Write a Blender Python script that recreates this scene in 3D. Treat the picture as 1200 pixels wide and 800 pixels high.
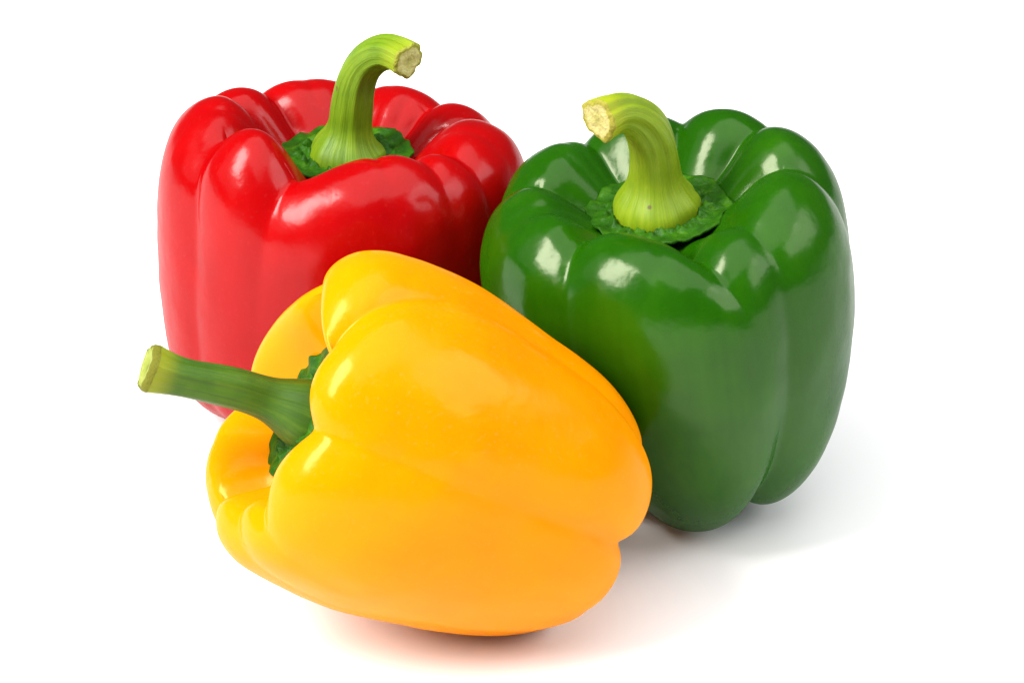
import bpy, math, random
import numpy as np
from mathutils import Vector, Matrix, noise

for o in list(bpy.data.objects):
    bpy.data.objects.remove(o, do_unlink=True)
scene = bpy.context.scene
COL = scene.collection
R = math.radians

# ------------------------------------------------------------------ camera
PITCH = R(28.0)
TARGET = Vector((0, 0, 0.045))
DIST = 0.80
cam_d = bpy.data.cameras.new('camera')
cam_d.lens = 115.2
cam_d.sensor_width = 36.0
cam_d.clip_start = 0.02
cam_d.clip_end = 200
cam = bpy.data.objects.new('camera', cam_d)
COL.objects.link(cam)
cam.location = TARGET + DIST * Vector((0, -math.cos(PITCH), math.sin(PITCH)))
cam.rotation_euler = (math.pi / 2 - PITCH, 0, 0)
scene.camera = cam

# ------------------------------------------------------------------ world and lamps
world = bpy.data.worlds.new('World')
scene.world = world
world.use_nodes = True
bg = world.node_tree.nodes['Background']
bg.inputs[0].default_value = (1.0, 1.0, 1.0, 1)
bg.inputs[1].default_value = 0.14

def softbox(name, loc, aim, sx, sy, watts, col=(1, 1, 1)):
    d = bpy.data.lights.new(name, 'AREA')
    d.shape = 'RECTANGLE'
    d.size = sx
    d.size_y = sy
    d.energy = watts
    d.color = col
    o = bpy.data.objects.new(name, d)
    COL.objects.link(o)
    o.location = loc
    o.rotation_euler = (Vector(aim) - Vector(loc)).to_track_quat('-Z', 'Y').to_euler()
    return o

softbox('key_softbox', (-1.15, -0.62, 1.30), (0, 0, 0.04), 0.60, 1.15, 74, (1.0, 0.985, 0.96))
softbox('side_softbox', (-1.7, -0.35, 1.15), (0, 0, 0.04), 1.7, 1.7, 8, (1.0, 0.985, 0.96))
softbox('fill_softbox', (1.9, -0.55, 1.5), (0, 0, 0.04), 2.0, 1.2, 38, (0.97, 0.985, 1.0))
softbox('top_softbox', (0.25, -0.35, 2.3), (0, 0, 0.04), 3.0, 2.4, 64)

scene.render.engine = 'CYCLES'
vs = scene.view_settings
vs.view_transform = 'Standard'
vs.look = 'None'
vs.exposure = 0.0
vs.gamma = 1.0
vs.use_curve_mapping = False

# ------------------------------------------------------------------ materials
def newmat(name):
    m = bpy.data.materials.new(name)
    m.use_nodes = True
    nt = m.node_tree
    return m, nt, nt.nodes, nt.links, nt.nodes['Principled BSDF']

def ramp(nodes, stops):
    n = nodes.new('ShaderNodeValToRGB')
    el = n.color_ramp.elements
    while len(el) < len(stops):
        el.new(0.5)
    for e, (p, c) in zip(el, stops):
        e.position = p
        e.color = (*c, 1)
    return n

def tex_noise(nodes, links, vec, scale, detail=2.0, rough=0.5, dist=0.0):
    n = nodes.new('ShaderNodeTexNoise')
    n.inputs['Scale'].default_value = scale
    n.inputs['Detail'].default_value = detail
    n.inputs['Roughness'].default_value = rough
    n.inputs['Distortion'].default_value = dist
    links.new(vec, n.inputs['Vector'])
    return n

def skin_material(name, stops, rough=0.2, sss=0.12, sss_rad=(1, 0.3, 0.1), sss_scale=0.004, dots=0.12, spec=0.3, tint=(1, 1, 1), coat=0.0, stalk_hue=None, gloss_share=0.55):
    """Waxy pepper skin: mottled colour, faint pale pores, uneven gloss, tiny relief."""
    m, nt, N, L, P = newmat(name)
    tc = N.new('ShaderNodeTexCoord')
    big = tex_noise(N, L, tc.outputs['Object'], 28, 3, 0.55, 0.4)
    cr = ramp(N, stops)
    mp = N.new('ShaderNodeMapping')
    mp.inputs['Scale'].default_value = (170, 170, 16)
    L.new(tc.outputs['Object'], mp.inputs['Vector'])
    strk = tex_noise(N, L, mp.outputs[0], 1.0, 4, 0.6)
    mf = N.new('ShaderNodeMix'); mf.data_type = 'FLOAT'
    mf.inputs[0].default_value = 0.35
    L.new(big.outputs['Fac'], mf.inputs[2])
    L.new(strk.outputs['Fac'], mf.inputs[3])
    L.new(mf.outputs[0], cr.inputs[0])
    # fine pores, a hair lighter than the skin
    pore = tex_noise(N, L, tc.outputs['Object'], 900, 2, 0.6)
    pr = ramp(N, [(0.60, (0, 0, 0)), (0.78, (1, 1, 1))])
    L.new(pore.outputs['Fac'], pr.inputs[0])
    pm = N.new('ShaderNodeMath'); pm.operation = 'MULTIPLY'
    pm.inputs[1].default_value = dots
    L.new(pr.outputs[0], pm.inputs[0])
    base = cr.outputs[0]
    if stalk_hue:                                            # the stalk end is of a slightly different hue
        sz = N.new('ShaderNodeSeparateXYZ')
        L.new(tc.outputs['Object'], sz.inputs[0])
        ad0 = N.new('ShaderNodeMath'); ad0.operation = 'MULTIPLY_ADD'
        ad0.inputs[1].default_value = 0.03
        L.new(big.outputs['Fac'], ad0.inputs[0])
        L.new(sz.outputs[2], ad0.inputs[2])
        zr = N.new('ShaderNodeMapRange'); zr.interpolation_type = 'SMOOTHSTEP'
        zr.inputs['From Min'].default_value = stalk_hue[0]
        zr.inputs['From Max'].default_value = stalk_hue[1]
        L.new(ad0.outputs[0], zr.inputs['Value'])
        rm = N.new('ShaderNodeMix'); rm.data_type = 'RGBA'
        L.new(zr.outputs[0], rm.inputs[0])
        L.new(base, rm.inputs[6])
        rm.inputs[7].default_value = (*stalk_hue[2], 1)
        base = rm.outputs[2]
    hs = N.new('ShaderNodeHueSaturation')
    hs.inputs['Value'].default_value = 1.35
    hs.inputs['Saturation'].default_value = 0.9
    L.new(base, hs.inputs['Color'])
    mx = N.new('ShaderNodeMix'); mx.data_type = 'RGBA'
    L.new(pm.outputs[0], mx.inputs[0])
    L.new(base, mx.inputs[6])
    L.new(hs.outputs[0], mx.inputs[7])
    L.new(mx.outputs[2], P.inputs['Base Color'])
    # gloss varies: waxy patches and wiped patches
    g = tex_noise(N, L, tc.outputs['Object'], 60, 4, 0.6)
    gr = N.new('ShaderNodeMapRange')
    gr.inputs['From Min'].default_value = 0.3
    gr.inputs['From Max'].default_value = 0.7
    gr.inputs['To Min'].default_value = rough * 0.75
    gr.inputs['To Max'].default_value = rough * 1.35
    L.new(g.outputs['Fac'], gr.inputs['Value'])
    L.new(gr.outputs[0], P.inputs['Roughness'])
    P.inputs['IOR'].default_value = 1.47
    P.inputs['Specular IOR Level'].default_value = spec
    P.inputs['Specular Tint'].default_value = (*tint, 1)
    P.inputs['Coat Weight'].default_value = coat
    P.inputs['Coat Roughness'].default_value = 0.12
    P.inputs['Coat IOR'].default_value = 1.38
    P.inputs['Subsurface Weight'].default_value = sss
    P.inputs['Subsurface Radius'].default_value = sss_rad
    P.inputs['Subsurface Scale'].default_value = sss_scale
    # relief
    b1 = tex_noise(N, L, tc.outputs['Object'], 130, 3, 0.5)
    b2 = tex_noise(N, L, tc.outputs['Object'], 1500, 2, 0.5)
    ad = N.new('ShaderNodeMath'); ad.operation = 'MULTIPLY_ADD'
    ad.inputs[1].default_value = 0.02
    L.new(b2.outputs['Fac'], ad.inputs[0])
    L.new(b1.outputs['Fac'], ad.inputs[2])
    bp = N.new('ShaderNodeBump')
    bp.inputs['Strength'].default_value = 0.4
    bp.inputs['Distance'].default_value = 0.0006
    L.new(ad.outputs[0], bp.inputs['Height'])
    L.new(bp.outputs[0], P.inputs['Normal'])
    # matt copy of the skin mixed in evenly to weaken hazy grazing reflections
    P2 = N.new('ShaderNodeBsdfPrincipled')
    L.new(mx.outputs[2], P2.inputs['Base Color'])
    L.new(bp.outputs[0], P2.inputs['Normal'])
    P2.inputs['Roughness'].default_value = 0.9
    P2.inputs['Specular IOR Level'].default_value = 0.0
    for k in ('Subsurface Weight', 'Subsurface Radius', 'Subsurface Scale'):
        P2.inputs[k].default_value = P.inputs[k].default_value
    ms = N.new('ShaderNodeMixShader')
    ms.inputs[0].default_value = gloss_share
    L.new(P2.outputs[0], ms.inputs[1])
    L.new(P.outputs[0], ms.inputs[2])
    L.new(ms.outputs[0], N['Material Output'].inputs['Surface'])
    return m

def stem_material(name, dark, mid, light, tip, rough=0.48):
    """Fibrous stalk: streaks run along the stalk (UV v), around it (UV u)."""
    m, nt, N, L, P = newmat(name)
    uv = N.new('ShaderNodeUVMap'); uv.uv_map = 'UVMap'
    mp = N.new('ShaderNodeMapping')
    mp.inputs['Scale'].default_value = (22, 1.3, 1)
    L.new(uv.outputs[0], mp.inputs['Vector'])
    st = tex_noise(N, L, mp.outputs[0], 1.0, 5, 0.6, 0.2)
    tc = N.new('ShaderNodeTexCoord')
    bl = tex_noise(N, L, tc.outputs['Object'], 160, 3, 0.55)
    av = N.new('ShaderNodeMath'); av.operation = 'MULTIPLY_ADD'
    av.inputs[1].default_value = 0.45
    L.new(bl.outputs['Fac'], av.inputs[0])
    s2 = N.new('ShaderNodeMath'); s2.operation = 'MULTIPLY'
    s2.inputs[1].default_value = 0.55
    L.new(st.outputs['Fac'], s2.inputs[0])
    L.new(s2.outputs[0], av.inputs[2])
    cr = ramp(N, [(0.22, dark), (0.5, mid), (0.78, light)])
    L.new(av.outputs[0], cr.inputs[0])
    # the stalk pales towards its cut end
    sx = N.new('ShaderNodeSeparateXYZ')
    L.new(uv.outputs[0], sx.inputs[0])
    tr = N.new('ShaderNodeMapRange'); tr.interpolation_type = 'SMOOTHSTEP'
    tr.inputs['From Min'].default_value = 0.84
    tr.inputs['From Max'].default_value = 0.99
    L.new(sx.outputs[1], tr.inputs['Value'])
    tm = N.new('ShaderNodeMix'); tm.data_type = 'RGBA'
    L.new(tr.outputs[0], tm.inputs[0])
    L.new(cr.outputs[0], tm.inputs[6])
    tm.inputs[7].default_value = (*tip, 1)
    # a few tiny brown blemishes
    sp = tex_noise(N, L, tc.outputs['Object'], 420, 2, 0.5)
    spr = ramp(N, [(0.72, (0, 0, 0)), (0.78, (1, 1, 1))])
    L.new(sp.outputs['Fac'], spr.inputs[0])
    mx = N.new('ShaderNodeMix'); mx.data_type = 'RGBA'
    L.new(spr.outputs[0], mx.inputs[0])
    L.new(tm.outputs[2], mx.inputs[6])
    mx.inputs[7].default_value = (0.10, 0.08, 0.015, 1)
    L.new(mx.outputs[2], P.inputs['Base Color'])
    P.inputs['Roughness'].default_value = rough
    P.inputs['Specular IOR Level'].default_value = 0.3
    P.inputs['Subsurface Weight'].default_value = 0.15
    P.inputs['Subsurface Radius'].default_value = (0.5, 1.0, 0.1)
    P.inputs['Subsurface Scale'].default_value = 0.002
    bp = N.new('ShaderNodeBump')
    bp.inputs['Strength'].default_value = 0.7
    bp.inputs['Distance'].default_value = 0.0006
    L.new(st.outputs['Fac'], bp.inputs['Height'])
    L.new(bp.outputs[0], P.inputs['Normal'])
    return m

def mottled_material(name, stops, scale, rough, bump, bscale, bdist=0.0008, spec=0.5):
    m, nt, N, L, P = newmat(name)
    tc = N.new('ShaderNodeTexCoord')
    n = tex_noise(N, L, tc.outputs['Object'], scale, 5, 0.6)
    cr = ramp(N, stops)
    L.new(n.outputs['Fac'], cr.inputs[0])
    L.new(cr.outputs[0], P.inputs['Base Color'])
    P.inputs['Roughness'].default_value = rough
    P.inputs['Specular IOR Level'].default_value = spec
    b = tex_noise(N, L, tc.outputs['Object'], bscale, 4, 0.6)
    bp = N.new('ShaderNodeBump')
    bp.inputs['Strength'].default_value = bump
    bp.inputs['Distance'].default_value = bdist
    L.new(b.outputs['Fac'], bp.inputs['Height'])
    L.new(bp.outputs[0], P.inputs['Normal'])
    return m

M_RED = skin_material('red_skin', [(0.25, (0.24, 0.0003, 0.0008)), (0.5, (0.28, 0.0004, 0.001)), (0.75, (0.33, 0.0008, 0.0012))],
                      rough=0.19, sss=0.10, sss_rad=(1, 0.12, 0.06), spec=0.60, tint=(1, 0.85, 0.85), coat=0, gloss_share=0.40)
M_YEL = skin_material('yellow_skin', [(0.25, (0.66, 0.180, 0.0)), (0.5, (0.67, 0.205, 0.0)), (0.75, (0.67, 0.235, 0.0))],
                      rough=0.19, sss=0.18, sss_rad=(1, 0.5, 0.05), spec=0.74, tint=(1, 0.88, 0.36), coat=0, gloss_share=0.30, stalk_hue=(0.065, 0.115, (0.67, 0.22, 0.0)))
M_GRN = skin_material('green_skin', [(0.25, (0.005, 0.046, 0.0003)), (0.5, (0.009, 0.064, 0.0004)), (0.75, (0.018, 0.090, 0.0008))],
                      rough=0.19, spec=0.60, gloss_share=0.45, coat=0, tint=(1, 1, 0.75), sss=0.06, sss_rad=(0.3, 1, 0.1), sss_scale=0.002)
M_STEM_R = stem_material('lime_stalk', (0.045, 0.115, 0.001), (0.11, 0.20, 0.002), (0.19, 0.28, 0.006), (0.20, 0.27, 0.004))
M_STEM_G = stem_material('yellow_green_stalk', (0.105, 0.18, 0.001), (0.165, 0.25, 0.003), (0.26, 0.34, 0.016), (0.27, 0.32, 0.006))
M_STEM_Y = stem_material('dark_green_stalk', (0.015, 0.055, 0.001), (0.036, 0.100, 0.0015), (0.085, 0.165, 0.003), (0.20, 0.25, 0.006))
M_CALYX = mottled_material('calyx_green', [(0.3, (0.007, 0.045, 0.0006)), (0.55, (0.018, 0.085, 0.001)), (0.75, (0.05, 0.15, 0.003))],
                           260, 0.45, 0.7, 420, 0.0010, 0.14)
def cut_material(name, pith, ring, rim):
    """Cut stalk end: browned rim, pale fibre ring, pithy centre (UV v runs 1 at the rim to 0 at the centre)."""
    m, nt, N, L, P = newmat(name)
    uv = N.new('ShaderNodeUVMap'); uv.uv_map = 'UVMap'
    sx = N.new('ShaderNodeSeparateXYZ')
    L.new(uv.outputs[0], sx.inputs[0])
    tc = N.new('ShaderNodeTexCoord')
    n = tex_noise(N, L, tc.outputs['Object'], 520, 4, 0.65)
    w = N.new('ShaderNodeMath'); w.operation = 'MULTIPLY_ADD'
    w.inputs[1].default_value = 0.42
    L.new(n.outputs['Fac'], w.inputs[0])
    L.new(sx.outputs[1], w.inputs[2])
    dk = tuple(c * 0.55 for c in pith)
    cr = ramp(N, [(0.18, dk), (0.42, pith), (0.80, ring), (1.13, pith), (1.23, rim)])
    sc = N.new('ShaderNodeMath'); sc.operation = 'MULTIPLY'
    sc.inputs[1].default_value = 0.80
    L.new(w.outputs[0], sc.inputs[0])
    for e in cr.color_ramp.elements:
        e.position = min(1.0, e.position * 0.80)
    L.new(sc.outputs[0], cr.inputs[0])
    L.new(cr.outputs[0], P.inputs['Base Color'])
    P.inputs['Roughness'].default_value = 0.75
    P.inputs['Specular IOR Level'].default_value = 0.2
    b = tex_noise(N, L, tc.outputs['Object'], 900, 4, 0.6)
    bp = N.new('ShaderNodeBump')
    bp.inputs['Strength'].default_value = 0.9
    bp.inputs['Distance'].default_value = 0.0008
    L.new(b.outputs['Fac'], bp.inputs['Height'])
    L.new(bp.outputs[0], P.inputs['Normal'])
    return m

M_CUT = cut_material('cut_pith', (0.46, 0.45, 0.13), (0.58, 0.56, 0.22), (0.26, 0.27, 0.03))
M_CUT_G = cut_material('cut_pith_pale', (0.36, 0.33, 0.10), (0.45, 0.41, 0.16), (0.26, 0.24, 0.03))
M_CUT_Y = cut_material('cut_pith_green', (0.20, 0.24, 0.03), (0.27, 0.30, 0.06), (0.12, 0.12, 0.008))
m, nt, N, L, P = newmat('white_sweep')
P.inputs['Base Color'].default_value = (0.90, 0.90, 0.90, 1)
P.inputs['Roughness'].default_value = 0.6
P.inputs['Specular IOR Level'].default_value = 0.25
M_FLOOR = m

# ------------------------------------------------------------------ splines
def spline_natural(t, Y, x):
    """C2 interpolating cubic. t:(k,)  Y:(k,n)  x:(m,) -> (m,n)"""
    t = np.asarray(t, float); Y = np.asarray(Y, float)
    k = len(t); h = np.diff(t)
    A = np.zeros((k, k)); B = np.zeros_like(Y)
    A[0, 0] = A[-1, -1] = 1
    for i in range(1, k - 1):
        A[i, i - 1] = h[i - 1]; A[i, i] = 2 * (h[i - 1] + h[i]); A[i, i + 1] = h[i]
        B[i] = 6 * ((Y[i + 1] - Y[i]) / h[i] - (Y[i] - Y[i - 1]) / h[i - 1])
    S = np.linalg.solve(A, B)
    idx = np.clip(np.searchsorted(t, x) - 1, 0, k - 2)
    hh = h[idx]; a = (t[idx + 1] - x) / hh; b = (x - t[idx]) / hh
    sh = (-1,) + (1,) * (Y.ndim - 1)
    a = a.reshape(sh); b = b.reshape(sh); hh = hh.reshape(sh)
    return a * Y[idx] + b * Y[idx + 1] + ((a ** 3 - a) * S[idx] + (b ** 3 - b) * S[idx + 1]) * hh ** 2 / 6

def spline_periodic(pts, th):
    """pts: [(deg, value)], th: degrees array"""
    pts = sorted((p[0] % 360, p[1]) for p in pts)
    if len(pts) == 1:
        return np.full(len(th), pts[0][1])
    d = [p[0] for p in pts]; v = [p[1] for p in pts]
    d = [x - 720 for x in d] + [x - 360 for x in d] + d + [x + 360 for x in d] + [x + 720 for x in d]
    return spline_natural(d, np.array(v * 5)[:, None], np.asarray(th) % 360)[:, 0]

# ------------------------------------------------------------------ pepper body
CM = 0.01
def body_mesh(name, prof, upper, lower, crest, tips, grooves, seed, bumps=0.02, puckers=16, NT=420, NS=190, bend=(0, 0)):
    """prof: rings from the calyx to the blossom end (radius cm, z cm, upper weight, crest weight, tip weight)
    upper / lower: radius factor by angle near the shoulder / blossom end
    crest / tips: height offset (cm) of the shoulder crest / of the blossom end by angle
    grooves: dict(a=angle top, b=angle bottom, w=width deg, d=[depth cm at ring index], c=crease)"""
    th = np.arange(NT) * 360.0 / NT
    rnd = random.Random(seed * 13)
    grooves = list(grooves)
    for _ in range(puckers):                                 # small puckers and creases round the stalk end
        a0 = rnd.uniform(0, 360); d0 = rnd.uniform(0.02, 0.085)
        r0 = rnd.uniform(2.2, 3.4)
        grooves.append(dict(a=[(1, a0 + rnd.uniform(-5, 5)), (3, a0), (6, a0 + rnd.uniform(-6, 6))], w=rnd.uniform(2.5, 5.0), c=0.5,
                            d=[(r0 - 1.0, 0), (r0, d0), (r0 + rnd.uniform(0.8, 2.4), 0)]))
    P_ = np.array(prof, float)
    k = len(P_)
    U = spline_periodic(upper, th); Lw = spline_periodic(lower, th)
    C = spline_periodic(crest, th); T = spline_periodic(tips, th)
    rho = P_[:, 0:1] * (P_[:, 2:3] * U + (1 - P_[:, 2:3]) * Lw)
    zz = P_[:, 1:2] + P_[:, 3:4] * C + P_[:, 4:5] * T
    chord = np.concatenate([[0], np.cumsum(np.hypot(np.diff(P_[:, 0]), np.diff(P_[:, 1])))])
    chord /= chord[-1]
    s = np.linspace(0, 1, NS)
    rh = spline_natural(chord, rho, s)
    z = spline_natural(chord, zz, s)
    ring = np.interp(s, chord, np.arange(k))           # ring index at each s
    # profile normals (outward)
    dr = np.gradient(rh, s, axis=0); dz = np.gradient(z, s, axis=0)
    ln = np.hypot(dr, dz) + 1e-9
    nr, nz = -dz / ln, dr / ln
    disp = np.zeros_like(rh)
    for g in grooves:
        ks = [p[0] for p in g['d']]; ds = [p[1] for p in g['d']]
        dep = np.interp(ring, ks, ds)
        ker = np.hanning(13); ker /= ker.sum()
        dep = np.convolve(np.pad(dep, 6, mode='edge'), ker, mode='valid')
        fr = np.clip(ring / (k - 1), 0, 1)
        if isinstance(g['a'], list):                    # groove wanders: [(ring, angle), ...]
            ang = spline_natural([p[0] for p in g['a']], np.array([[p[1]] for p in g['a']], float), np.clip(ring, g['a'][0][0], g['a'][-1][0]))[:, 0]
        else:
            ang = g['a'] + (g.get('b', g['a']) - g['a']) * fr
        w = g['w'] + (g.get('w2', g['w']) - g['w']) * fr
        dth = (th[None, :] - ang[:, None] + 180) % 360 - 180
        if 'skew' in g:      # one bank steeper than the other
            dth = np.where(dth > 0, dth * g['skew'], dth / g['skew'])
        x = dth / w[:, None]
        c = g.get('c', 0.12)
        disp += dep[:, None] * np.exp(-(np.sqrt(x * x + c * c) - c))
    fade = np.clip(rh / 0.9, 0, 1) ** 1.5
    disp *= fade
    rh2 = rh - disp * nr
    z2 = z - disp * nz
    rh2 = np.maximum(rh2, 0.0)
    rh2[0] = 0; rh2[-1] = 0
    z2[0] = z2[0].mean(); z2[-1] = z2[-1].mean()
    ct, sn = np.cos(np.radians(th)), np.sin(np.radians(th))
    zmid = P_[:, 1].max()
    bx = bend[0] * (1 - z2 / zmid) ** 2; by = bend[1] * (1 - z2 / zmid) ** 2
    X = rh2 * ct + bx; Y = rh2 * sn + by
    verts = []
    for i in range(1, NS - 1):
        for j in range(NT):
            verts.append([X[i, j], Y[i, j], z2[i, j]])
    V = np.array(verts)
    # slow organic unevenness
    off = Vector((seed * 7.3, seed * 1.7, seed * 3.1))
    for i in range(len(V)):
        p = Vector(V[i])
        n1 = noise.noise(p * 0.55 + off) * 2.2 + noise.noise(p * 1.5 + off) * 0.7
        rr = math.hypot(p.x, p.y) + 1e-6
        a = bumps * n1 * min(1, rr / 1.0)
        V[i, 0] += a * p.x / rr; V[i, 1] += a * p.y / rr; V[i, 2] += a * 0.5
    V = np.vstack([V, [[X[0].mean(), Y[0].mean(), z2[0, 0]], [X[-1].mean(), Y[-1].mean(), z2[-1, 0]]]]) * CM
    top, bot = len(V) - 2, len(V) - 1
    F = []
    nr_ = NS - 2
    for i in range(nr_ - 1):
        for j in range(NT):
            a = i * NT + j; b = i * NT + (j + 1) % NT
            F.append((a, a + NT, b + NT, b))
    for j in range(NT):
        F.append((top, j, (j + 1) % NT))
        F.append((bot, (nr_ - 1) * NT + (j + 1) % NT, (nr_ - 1) * NT + j))
    me = bpy.data.meshes.new(name)
    me.from_pydata(V.tolist(), [], F)
    me.shade_smooth()
    return me

# ------------------------------------------------------------------ stalk
def stem_meshes(pts, rads, ridges, seed, dome=1.0, NT=96, NS=110, twist=0.5, flat=1.0):
    """pts: centre line (cm, pepper frame), rads: radius cm. Returns (stalk, cut face)."""
    P_ = np.array(pts, float)
    ch = np.concatenate([[0], np.cumsum(np.linalg.norm(np.diff(P_, axis=0), axis=1))])
    L_ = ch[-1]
    s = np.linspace(0, L_, NS)
    C = spline_natural(ch, P_, s)
    Rr = spline_natural(ch, np.array(rads)[:, None], s)[:, 0]
    Tn = np.gradient(C, s, axis=0)
    Tn /= np.linalg.norm(Tn, axis=1)[:, None]
    u = Vector((1, 0, 0)); u = (u - Vector(Tn[0]) * u.dot(Vector(Tn[0]))).normalized()
    verts, uvs = [], []
    rnd = random.Random(seed)
    ph = [rnd.uniform(0, 6.28) for _ in range(4)]
    tn_last = None
    for i in range(NS):
        t = Vector(Tn[i])
        u = (u - t * u.dot(t)).normalized()
        v = t.cross(u)
        f = s[i] / L_
        for j in range(NT):
            a = 2 * math.pi * j / NT
            aa = a + twist * f
            amp = ridges * min(1, 0.35 + 1.2 * f)
            q = 1 + amp * (0.8 * abs(math.cos(2.5 * aa + ph[0])) - 0.4 + 0.30 * math.cos(3 * aa + ph[1]) + 0.18 * math.cos(11 * aa + ph[2])) \
                + 0.03 * noise.noise(Vector((math.cos(a) * 1.5, math.sin(a) * 1.5, f * 6 + seed)))
            p = Vector(C[i]) + (u * math.cos(a) + v * math.sin(a) * flat) * (Rr[i] * q)
            verts.append(p * CM)
            uvs.append((j / NT, s[i] / L_))
    # ragged, slightly rounded cut rim
    t = Vector(Tn[-1])
    faces, fuv = [], []
    for i in range(NS - 1):
        for j in range(NT):
            a = i * NT + j; b = i * NT + (j + 1) % NT
            faces.append((a, b, b + NT, a + NT))
            u0, v0 = uvs[a]; v1 = uvs[a + NT][1]
            # u folded so that the streak pattern has no seam
            fa = abs(2 * (j / NT) - 1); fb = abs(2 * ((j + 1) / NT) - 1)
            fuv += [(fa, v0), (fb, v0), (fb, v1), (fa, v1)]
    me = bpy.data.meshes.new('stem')
    me.from_pydata([tuple(p) for p in verts], [], faces)
    uvl = me.uv_layers.new(name='UVMap')
    for l, c in zip(uvl.data, fuv):
        l.uv = c
    me.shade_smooth()
    # cut face: rings from the rim to the centre, domed and rough
    last = verts[-NT:]
    cen = sum(last, Vector()) / NT
    cv, cf, cuv = [], [], []
    fr = [1.0, 0.98, 0.9, 0.78, 0.62, 0.44, 0.24]
    hh = [-0.004, 0.03, 0.055, 0.060, 0.058, 0.05, 0.04]
    for k_, (q, h) in enumerate(zip(fr, hh)):
        for j in range(NT):
            p = cen + (last[j] - cen) * (q * 1.0)
            e = noise.noise(Vector((p.x * 700, p.y * 700, p.z * 700 + seed))) * 0.028 if k_ > 0 else 0
            cv.append(p + t * ((h * dome + e) * CM))
            cuv.append(((j / NT), q))
    for k_ in range(len(fr) - 1):
        for j in range(NT):
            a = k_ * NT + j; b = k_ * NT + (j + 1) % NT
            cf.append((a, b, b + NT, a + NT))
    cv.append(cen + t * (0.035 * dome * CM)); cuv.append((0.5, 0.0))
    for j in range(NT):
        cf.append(((len(fr) - 1) * NT + j, (len(fr) - 1) * NT + (j + 1) % NT, len(cv) - 1))
    mc = bpy.data.meshes.new('cut_face')
    mc.from_pydata([tuple(p) for p in cv], [], cf)
    ul = mc.uv_layers.new(name='UVMap')
    for l in mc.loops:
        ul.data[l.index].uv = cuv[l.vertex_index]
    mc.shade_smooth()
    return me, mc

# ------------------------------------------------------------------ calyx
def calyx_mesh(rad, teeth, z0, cup, seed, rin=0.9, ell=1.0, NT=240, NR=34, tooth=0.11, thick=0.22):
    rnd = random.Random(seed)
    angs = sorted((360 / teeth) * i + rnd.uniform(-12, 12) for i in range(teeth))
    amps = [rnd.uniform(0.5, 1.3) for _ in angs]
    def outline(d):
        r = 1.0
        for a, m_ in zip(angs, amps):
            x = ((d - a + 180) % 360 - 180)
            r += tooth * m_ * math.exp(-abs(x) / 7.0)
        r += 0.035 * noise.noise(Vector((math.cos(R(d)) * 2, math.sin(R(d)) * 2, seed))) \
            + 0.02 * noise.noise(Vector((math.cos(R(d)) * 9, math.sin(R(d)) * 9, seed)))
        return r * rad
    verts, faces = [], []
    def height(f, d):
        p = Vector((f * math.cos(R(d)), f * math.sin(R(d)), 0))
        h = z0 + cup * f ** 2.2
        w = math.exp(-((f - 0.66) / 0.11) ** 2)                    # knobbly collar round the stalk
        h += w * (0.20 * noise.noise(p * 7 + Vector((seed, 0, 0))) + 0.14 * noise.noise(p * 15 + Vector((0, seed, 0))) + 0.05)
        h += 0.20 * max(0, 0.62 - f)                                 # rises into the stalk
        h += 0.12 * f * f * noise.noise(p * 4 + Vector((0, 0, seed)))
        return h
    for i in range(NR):
        f = 0.12 + 0.88 * i / (NR - 1)
        for j in range(NT):
            d = 360 * j / NT
            r = outline(d) * f if f > 0.75 else rad * f * (1 + (outline(d) / rad - 1) * (f / 0.75) ** 3)
            verts.append((r * math.cos(R(d)), r * math.sin(R(d)) * ell, height(f, d)))
    n1 = len(verts)
    for i in range(NR - 1, -1, -1):                                  # underside
        f = 0.12 + 0.88 * i / (NR - 1)
        for j in range(NT):
            x, y, h = verts[i * NT + j]
            k_ = 0.985 if i == NR - 1 else 1
            verts.append((x * k_, y * k_, h - thick * (1.25 - f) - 0.03))
    rows = 2 * NR
    for i in range(rows - 1):
        for j in range(NT):
            a = i * NT + j; b = i * NT + (j + 1) % NT
            faces.append((a, a + NT, b + NT, b))
    me = bpy.data.meshes.new('calyx')
    me.from_pydata([tuple(c * CM for c in v) for v in verts], [], faces)
    me.shade_smooth()
    return me

def part(name, me, mat, parent):
    me.materials.clear(); me.materials.append(mat)
    o = bpy.data.objects.new(name, me)
    COL.objects.link(o)
    o.parent = parent
    return o

def pepper(label, mats, body, stem, cut_tilt, calyx, matrix, calyx_rot=None):
    root = bpy.data.objects.new('bell_pepper', None)
    COL.objects.link(root)
    root.empty_display_size = 0.02
    root['label'] = label
    root['category'] = 'bell pepper'
    root['group'] = 'bell peppers on the white surface'
    b = part('body', body, mats[0], root)
    sm, sc = stem
    st = part('stem', sm, mats[1], root)
    part('cut_face', sc, mats[2], st)
    c = part('calyx', calyx, M_CALYX, root)
    if calyx_rot:
        c.rotation_euler = calyx_rot
    # set the body down so that it touches the surface
    mn = min((matrix @ v.co).z for v in body.vertices)
    root.matrix_world = Matrix.Translation((0, 0, -mn + 0.0003)) @ matrix
    return root

def pose(loc_cm, tilt_x=0, tilt_y=0, spin=0):
    return Matrix.Translation(Vector(loc_cm) * CM) @ Matrix.Rotation(R(tilt_x), 4, 'X') @ Matrix.Rotation(R(tilt_y), 4, 'Y') @ Matrix.Rotation(R(spin), 4, 'Z')

# ------------------------------------------------------------------ the white surface
me = bpy.data.meshes.new('white_surface')
S_ = 6.0
me.from_pydata([(-S_, -S_, 0), (S_, -S_, 0), (S_, S_, 0), (-S_, S_, 0)], [], [(0, 1, 2, 3)])
me.materials.append(M_FLOOR)
fl = bpy.data.objects.new('white_surface', me)
COL.objects.link(fl)
fl['kind'] = 'structure'
fl['label'] = 'seamless plain white studio surface under the peppers'

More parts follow.
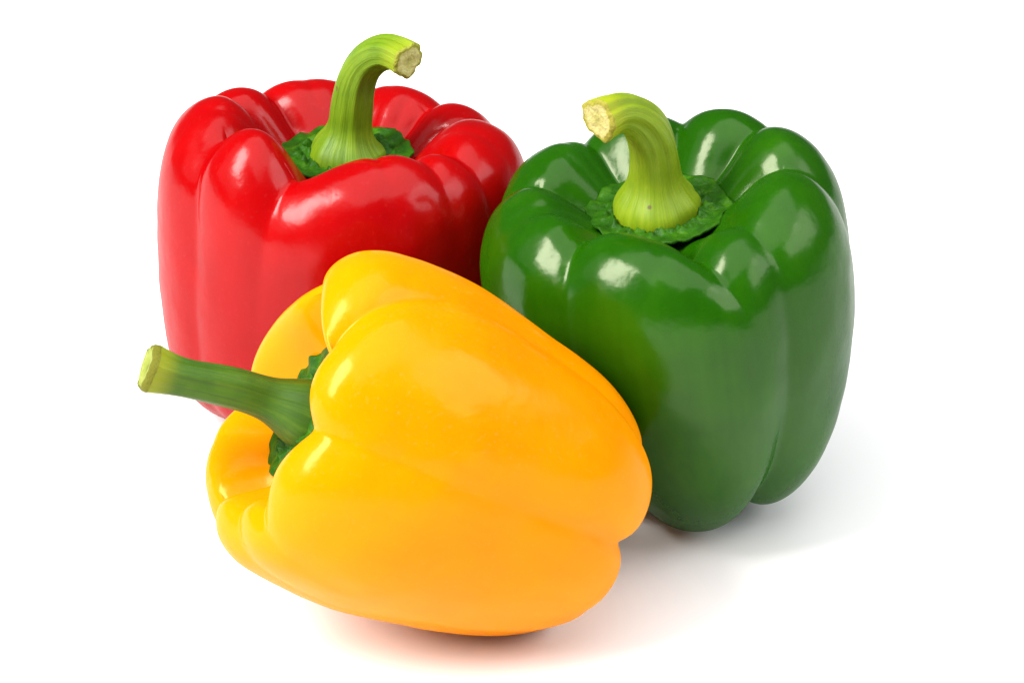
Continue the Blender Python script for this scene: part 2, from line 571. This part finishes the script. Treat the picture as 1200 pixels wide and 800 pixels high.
# rings: 0 centre, 1-2 recess, 3 crest, 4-5 shoulder, 6-7 side, 8-9 blossom end, 10-11 dimple
#                 rho   z    upper crest tip
# ------------------------------------------------------------------ green pepper
green_prof = [(0.00, 7.75, 1, 0.0, 0), (1.15, 7.70, 1, 0.0, 0), (1.85, 8.22, 1, 0.5, 0), (3.00, 8.82, 1, 1.0, 0),
              (4.20, 8.20, 1, 0.8, 0), (4.68, 6.90, 1, 0.5, 0), (4.60, 5.10, 0.8, 0.2, 0), (4.05, 2.80, 0.3, 0, 0.1),
              (3.25, 1.00, 0.0, 0, 0.5), (2.20, 0.10, 0, 0, 1), (1.00, 0.55, 0, 0, 0.6), (0.00, 1.00, 0, 0, 0)]
green_grooves = [
    dict(a=162, w=11, d=[(1, .05), (2, .55), (3, .70), (4.5, .40), (6, .12), (9, .35)]),
    dict(a=[(1, 205), (3, 200), (5, 185)], w=8, d=[(1.2, 0), (2, .25), (3, .22), (4, .08), (5, 0)], c=.4),
    dict(a=[(1, 226), (3, 229), (5, 234), (8, 236), (11, 234)], w=11, d=[(1, .05), (2, .45), (3, .60), (4.5, .26), (6, .10), (8, .08), (9.5, .3)]),
    dict(a=[(1, 283), (3, 286), (5, 296)], w=9, d=[(1, .05), (2, .60), (3, .75), (4, .34), (5, .08), (6, 0)]),
    dict(a=[(1, 313), (3, 311), (5, 309), (8, 302), (11, 298)], w=13, w2=12, d=[(1, .05), (2, .35), (3, .45), (4.5, .38), (6, .34), (8, .70), (9.5, .9), (10.5, .3)]),
    dict(a=0, w=11, d=[(1, .05), (2, .55), (3, .70), (4.5, .40), (6, .15), (9, .4)]),
    dict(a=40, w=11, d=[(1, .05), (2, .55), (3, .70), (4.5, .40), (6, .12), (9, .4)]),
    dict(a=77, w=11, d=[(1, .05), (2, .55), (3, .70), (4.5, .40), (6, .12), (9, .4)]),
    dict(a=118, w=11, d=[(1, .05), (2, .55), (3, .70), (4.5, .40), (6, .12), (9, .4)]),
]
green_body = body_mesh('body', green_prof, [(0, 1.0), (40, 1.03), (90, 1.0), (150, .98), (190, .94), (240, .90), (280, 1.0)], [(335, 1.07), (20, 1.02), (90, 1), (170, .95), (240, .76), (282, 1.08)],
                       [(0, 0.55), (45, .5), (90, 0.35), (180, 0.25), (240, .22), (262, 0.10), (290, .12), (310, .25)], [(0, 0), (90, 0), (180, 0), (270, 0)], green_grooves, 3)
green_stem = stem_meshes([(0, 0, 7.7), (0, 0, 8.0), (0, 0, 8.3), (0.02, 0, 8.65), (.05, 0, 9.2), (.03, -.05, 9.9), (-.2, -.25, 10.6), (-.62, -.6, 11.05), (-1.08, -1.05, 11.15)],
                         [1.0, 1.05, .99, .75, .59, .53, .47, .44, .51], 0.17, 5)
green_calyx = calyx_mesh(1.66, 8, 7.93, 0.14, 4)
pepper('glossy upright green bell pepper with yellow-green stem bending left, at the right',
       (M_GRN, M_STEM_G, M_CUT_G), green_body, green_stem, None, green_calyx, pose((4.45, 0.55, 0), 4, -7))

# ------------------------------------------------------------------ red pepper
red_prof = [(0.00, 6.85, 1, 0.0, 0), (1.15, 6.80, 1, 0.0, 0), (1.78, 7.45, 1, 0.5, 0), (2.90, 8.25, 1, 1.0, 0),
            (4.00, 7.70, 1, 0.8, 0), (4.45, 6.50, 1, 0.5, 0), (4.45, 4.75, 0.8, 0.2, 0), (4.15, 2.60, 0.3, 0, 0.1),
            (3.60, 1.00, 0.0, 0, 0.5), (2.55, 0.10, 0, 0, 1), (1.00, 0.55, 0, 0, 0.6), (0.00, 1.00, 0, 0, 0)]
red_grooves = [
    dict(a=[(1, 253), (3, 250), (5, 244), (11, 244)], w=12, d=[(1, .05), (2, .80), (3, 1.0), (4, .55), (5, .25), (6, .10), (8, .05), (9.5, .3)]),
    dict(a=[(1, 204), (3, 204), (5, 213), (8, 216), (11, 225)], w=11, d=[(1, .05), (2, .55), (3, .70), (4.5, .36), (6, .24), (8, .25), (9.5, .5)]),
    dict(a=160, w=9, d=[(1, .05), (2, .50), (3, .60), (4.5, .35), (6, .1), (9, .3)]),
    dict(a=132, w=9, d=[(1, .05), (2, .50), (3, .60), (4.5, .35), (6, .1), (9, .3)]),
    dict(a=85, w=11, d=[(1, .05), (2, .50), (3, .60), (4.5, .35), (6, .1), (9, .3)]),
    dict(a=48, w=11, d=[(1, .05), (2, .55), (3, .70), (4.5, .40), (6, .1), (9, .3)]),
    dict(a=18, w=11, d=[(1, .05), (2, .55), (3, .60), (4.5, .40), (6, .1), (9, .3)]),
    dict(a=327, w=9, d=[(1, .05), (2, .45), (3, .45), (4.5, .20), (6, .05), (9, .3)]),
    dict(a=310, w=8, d=[(1, .05), (2, .30), (3, .30), (4.5, .10), (5.5, .0)]),
]
red_body = body_mesh('body', red_prof, [(0, 1.05), (90, 1.0), (150, 1.06), (180, 1.08), (220, 1.04), (270, 1.0)], [(0, 1.0), (90, 1), (180, 1.2), (215, 1.2), (270, 1)],
                     [(0, 0.15), (90, -.1), (145, 0.32), (170, .66), (190, 0.70), (206, .7), (226, .9), (255, 0.34), (280, 0.28), (320, .25)], [(0, 0), (90, 0), (180, 0), (270, 0)], red_grooves, 8)
red_stem = stem_meshes([(0, 0, 6.9), (0, 0, 7.2), (0, 0, 7.45), (.04, 0, 7.8), (.12, 0, 8.5), (.24, 0, 9.2), (.55, -.08, 9.85), (1.08, -.4, 10.25), (1.62, -.95, 10.25)],
                       [.90, .95, .89, .66, .52, .48, .44, .42, .45], 0.18, 2)
red_calyx = calyx_mesh(1.64, 7, 7.22, 0.14, 9)
pepper('glossy upright red bell pepper with lime-green stem curling right, at the left',
       (M_RED, M_STEM_R, M_CUT), red_body, red_stem, None, red_calyx, pose((-4.2, 5.0, 0), 0, 0))

# ------------------------------------------------------------------ yellow pepper (lying)
yellow_prof = [(0.00, 7.6, 1, 0.0, 0), (1.10, 7.55, 1, 0.0, 0), (1.90, 8.2, 1, 0.5, 0), (2.85, 9.1, 1, 1.0, 0),
               (3.80, 8.7, 1, 0.8, 0), (4.25, 7.5, 1, 0.5, 0), (4.25, 5.60, 0.8, 0.2, 0), (3.85, 3.40, 0.3, 0, 0.1),
               (3.20, 1.30, 0.0, 0, 0.5), (2.00, 0.10, 0, 0, 1), (0.90, 0.60, 0, 0, 0.6), (0.00, 1.00, 0, 0, 0)]
yellow_grooves = [
    dict(a=[(1, 290), (3, 296), (4.5, 315), (6, 330), (8, 334), (11, 332)], w=14, c=.06, d=[(1, .05), (2, .6), (3, .75), (4.5, .52), (6, .40), (8, .44), (9.5, .6)]),
    dict(a=[(1, 262), (3, 264), (6, 268), (11, 272)], w=13, w2=10, d=[(1, .05), (2, .8), (3, .85), (4, .45), (5, .17), (6, .12), (7, .24), (8, .38), (9.5, .46)]),
    dict(a=222, w=11, d=[(1, .05), (2, .45), (3, .5), (4.5, .15), (6, .0), (9, .1)]),
    dict(a=200, w=11, d=[(1, .05), (2, .35), (3, .35), (4.5, .12), (6, .05), (9, .3)]),
    dict(a=165, w=12, d=[(1, .05), (2, .6), (3, .6), (4.5, .3), (6, .1), (9, .3)]),
    dict(a=100, w=13, d=[(1, .05), (2, .6), (3, .6), (4.5, .3), (6, .1), (9, .4)]),
    dict(a=5, w=13, d=[(1, .05), (2, .7), (3, .8), (4.5, .5), (6, .2), (9, .1)]),
]
yellow_body = body_mesh('body', yellow_prof, [(0, .94), (20, .79), (50, .79), (90, .88), (148, .96), (180, .96), (200, .965), (222, 1.02), (270, 1.0), (335, 1.045)], [(0, .99), (32, .80), (90, .90), (150, .96), (185, .97), (225, .97), (255, .97), (275, .99), (335, 1.06)],
                        [(0, 0.1), (50, -.1), (90, 0.0), (180, 0.1), (235, -.1), (285, 0.28), (325, .25)], [(0, 0), (90, 0), (180, 0), (270, 0)], yellow_grooves, 5, puckers=5)
yellow_stem = stem_meshes([(-.2, 0, 7.6), (-.2, 0, 8.2), (-.22, 0, 8.8), (-.28, 0, 9.6), (-.42, 0, 10.4), (-.55, 0, 11.15), (-.6, 0, 11.65)],
                          [.88, .76, .53, .47, .44, .45, .55], 0.12, 7, dome=2.6)
yellow_calyx = calyx_mesh(1.55, 7, 7.9, 0.2, 12)
yellow_calyx.transform(Matrix.Translation((-0.002, 0, 0)))

def screen_axis(rise, toward):
    """Axis seen rising by `rise` degrees to the left and leaning to the viewer."""
    q = math.sqrt(1 - toward * toward)
    up = q * math.sin(R(rise))
    return (-q * math.cos(R(rise)), up * math.sin(PITCH) - toward * math.cos(PITCH), up * math.cos(PITCH) + toward * math.sin(PITCH))

def lying(a, loc_cm, spin=0):
    z = Vector(a).normalized()
    away = Vector((0, math.cos(PITCH), -math.sin(PITCH)))
    y = (away - z * away.dot(z)).normalized()
    x = y.cross(z)
    Mx = Matrix((x, y, z)).transposed().to_4x4()
    return Matrix.Translation(Vector(loc_cm) * CM) @ Mx @ Matrix.Rotation(R(spin), 4, 'Z')

pepper('glossy yellow bell pepper lying on its side in front, dark green stem pointing left',
       (M_YEL, M_STEM_Y, M_CUT_Y), yellow_body, yellow_stem, None, yellow_calyx,
       lying(screen_axis(24, 0.31), (2.32, -4.97, 0)))
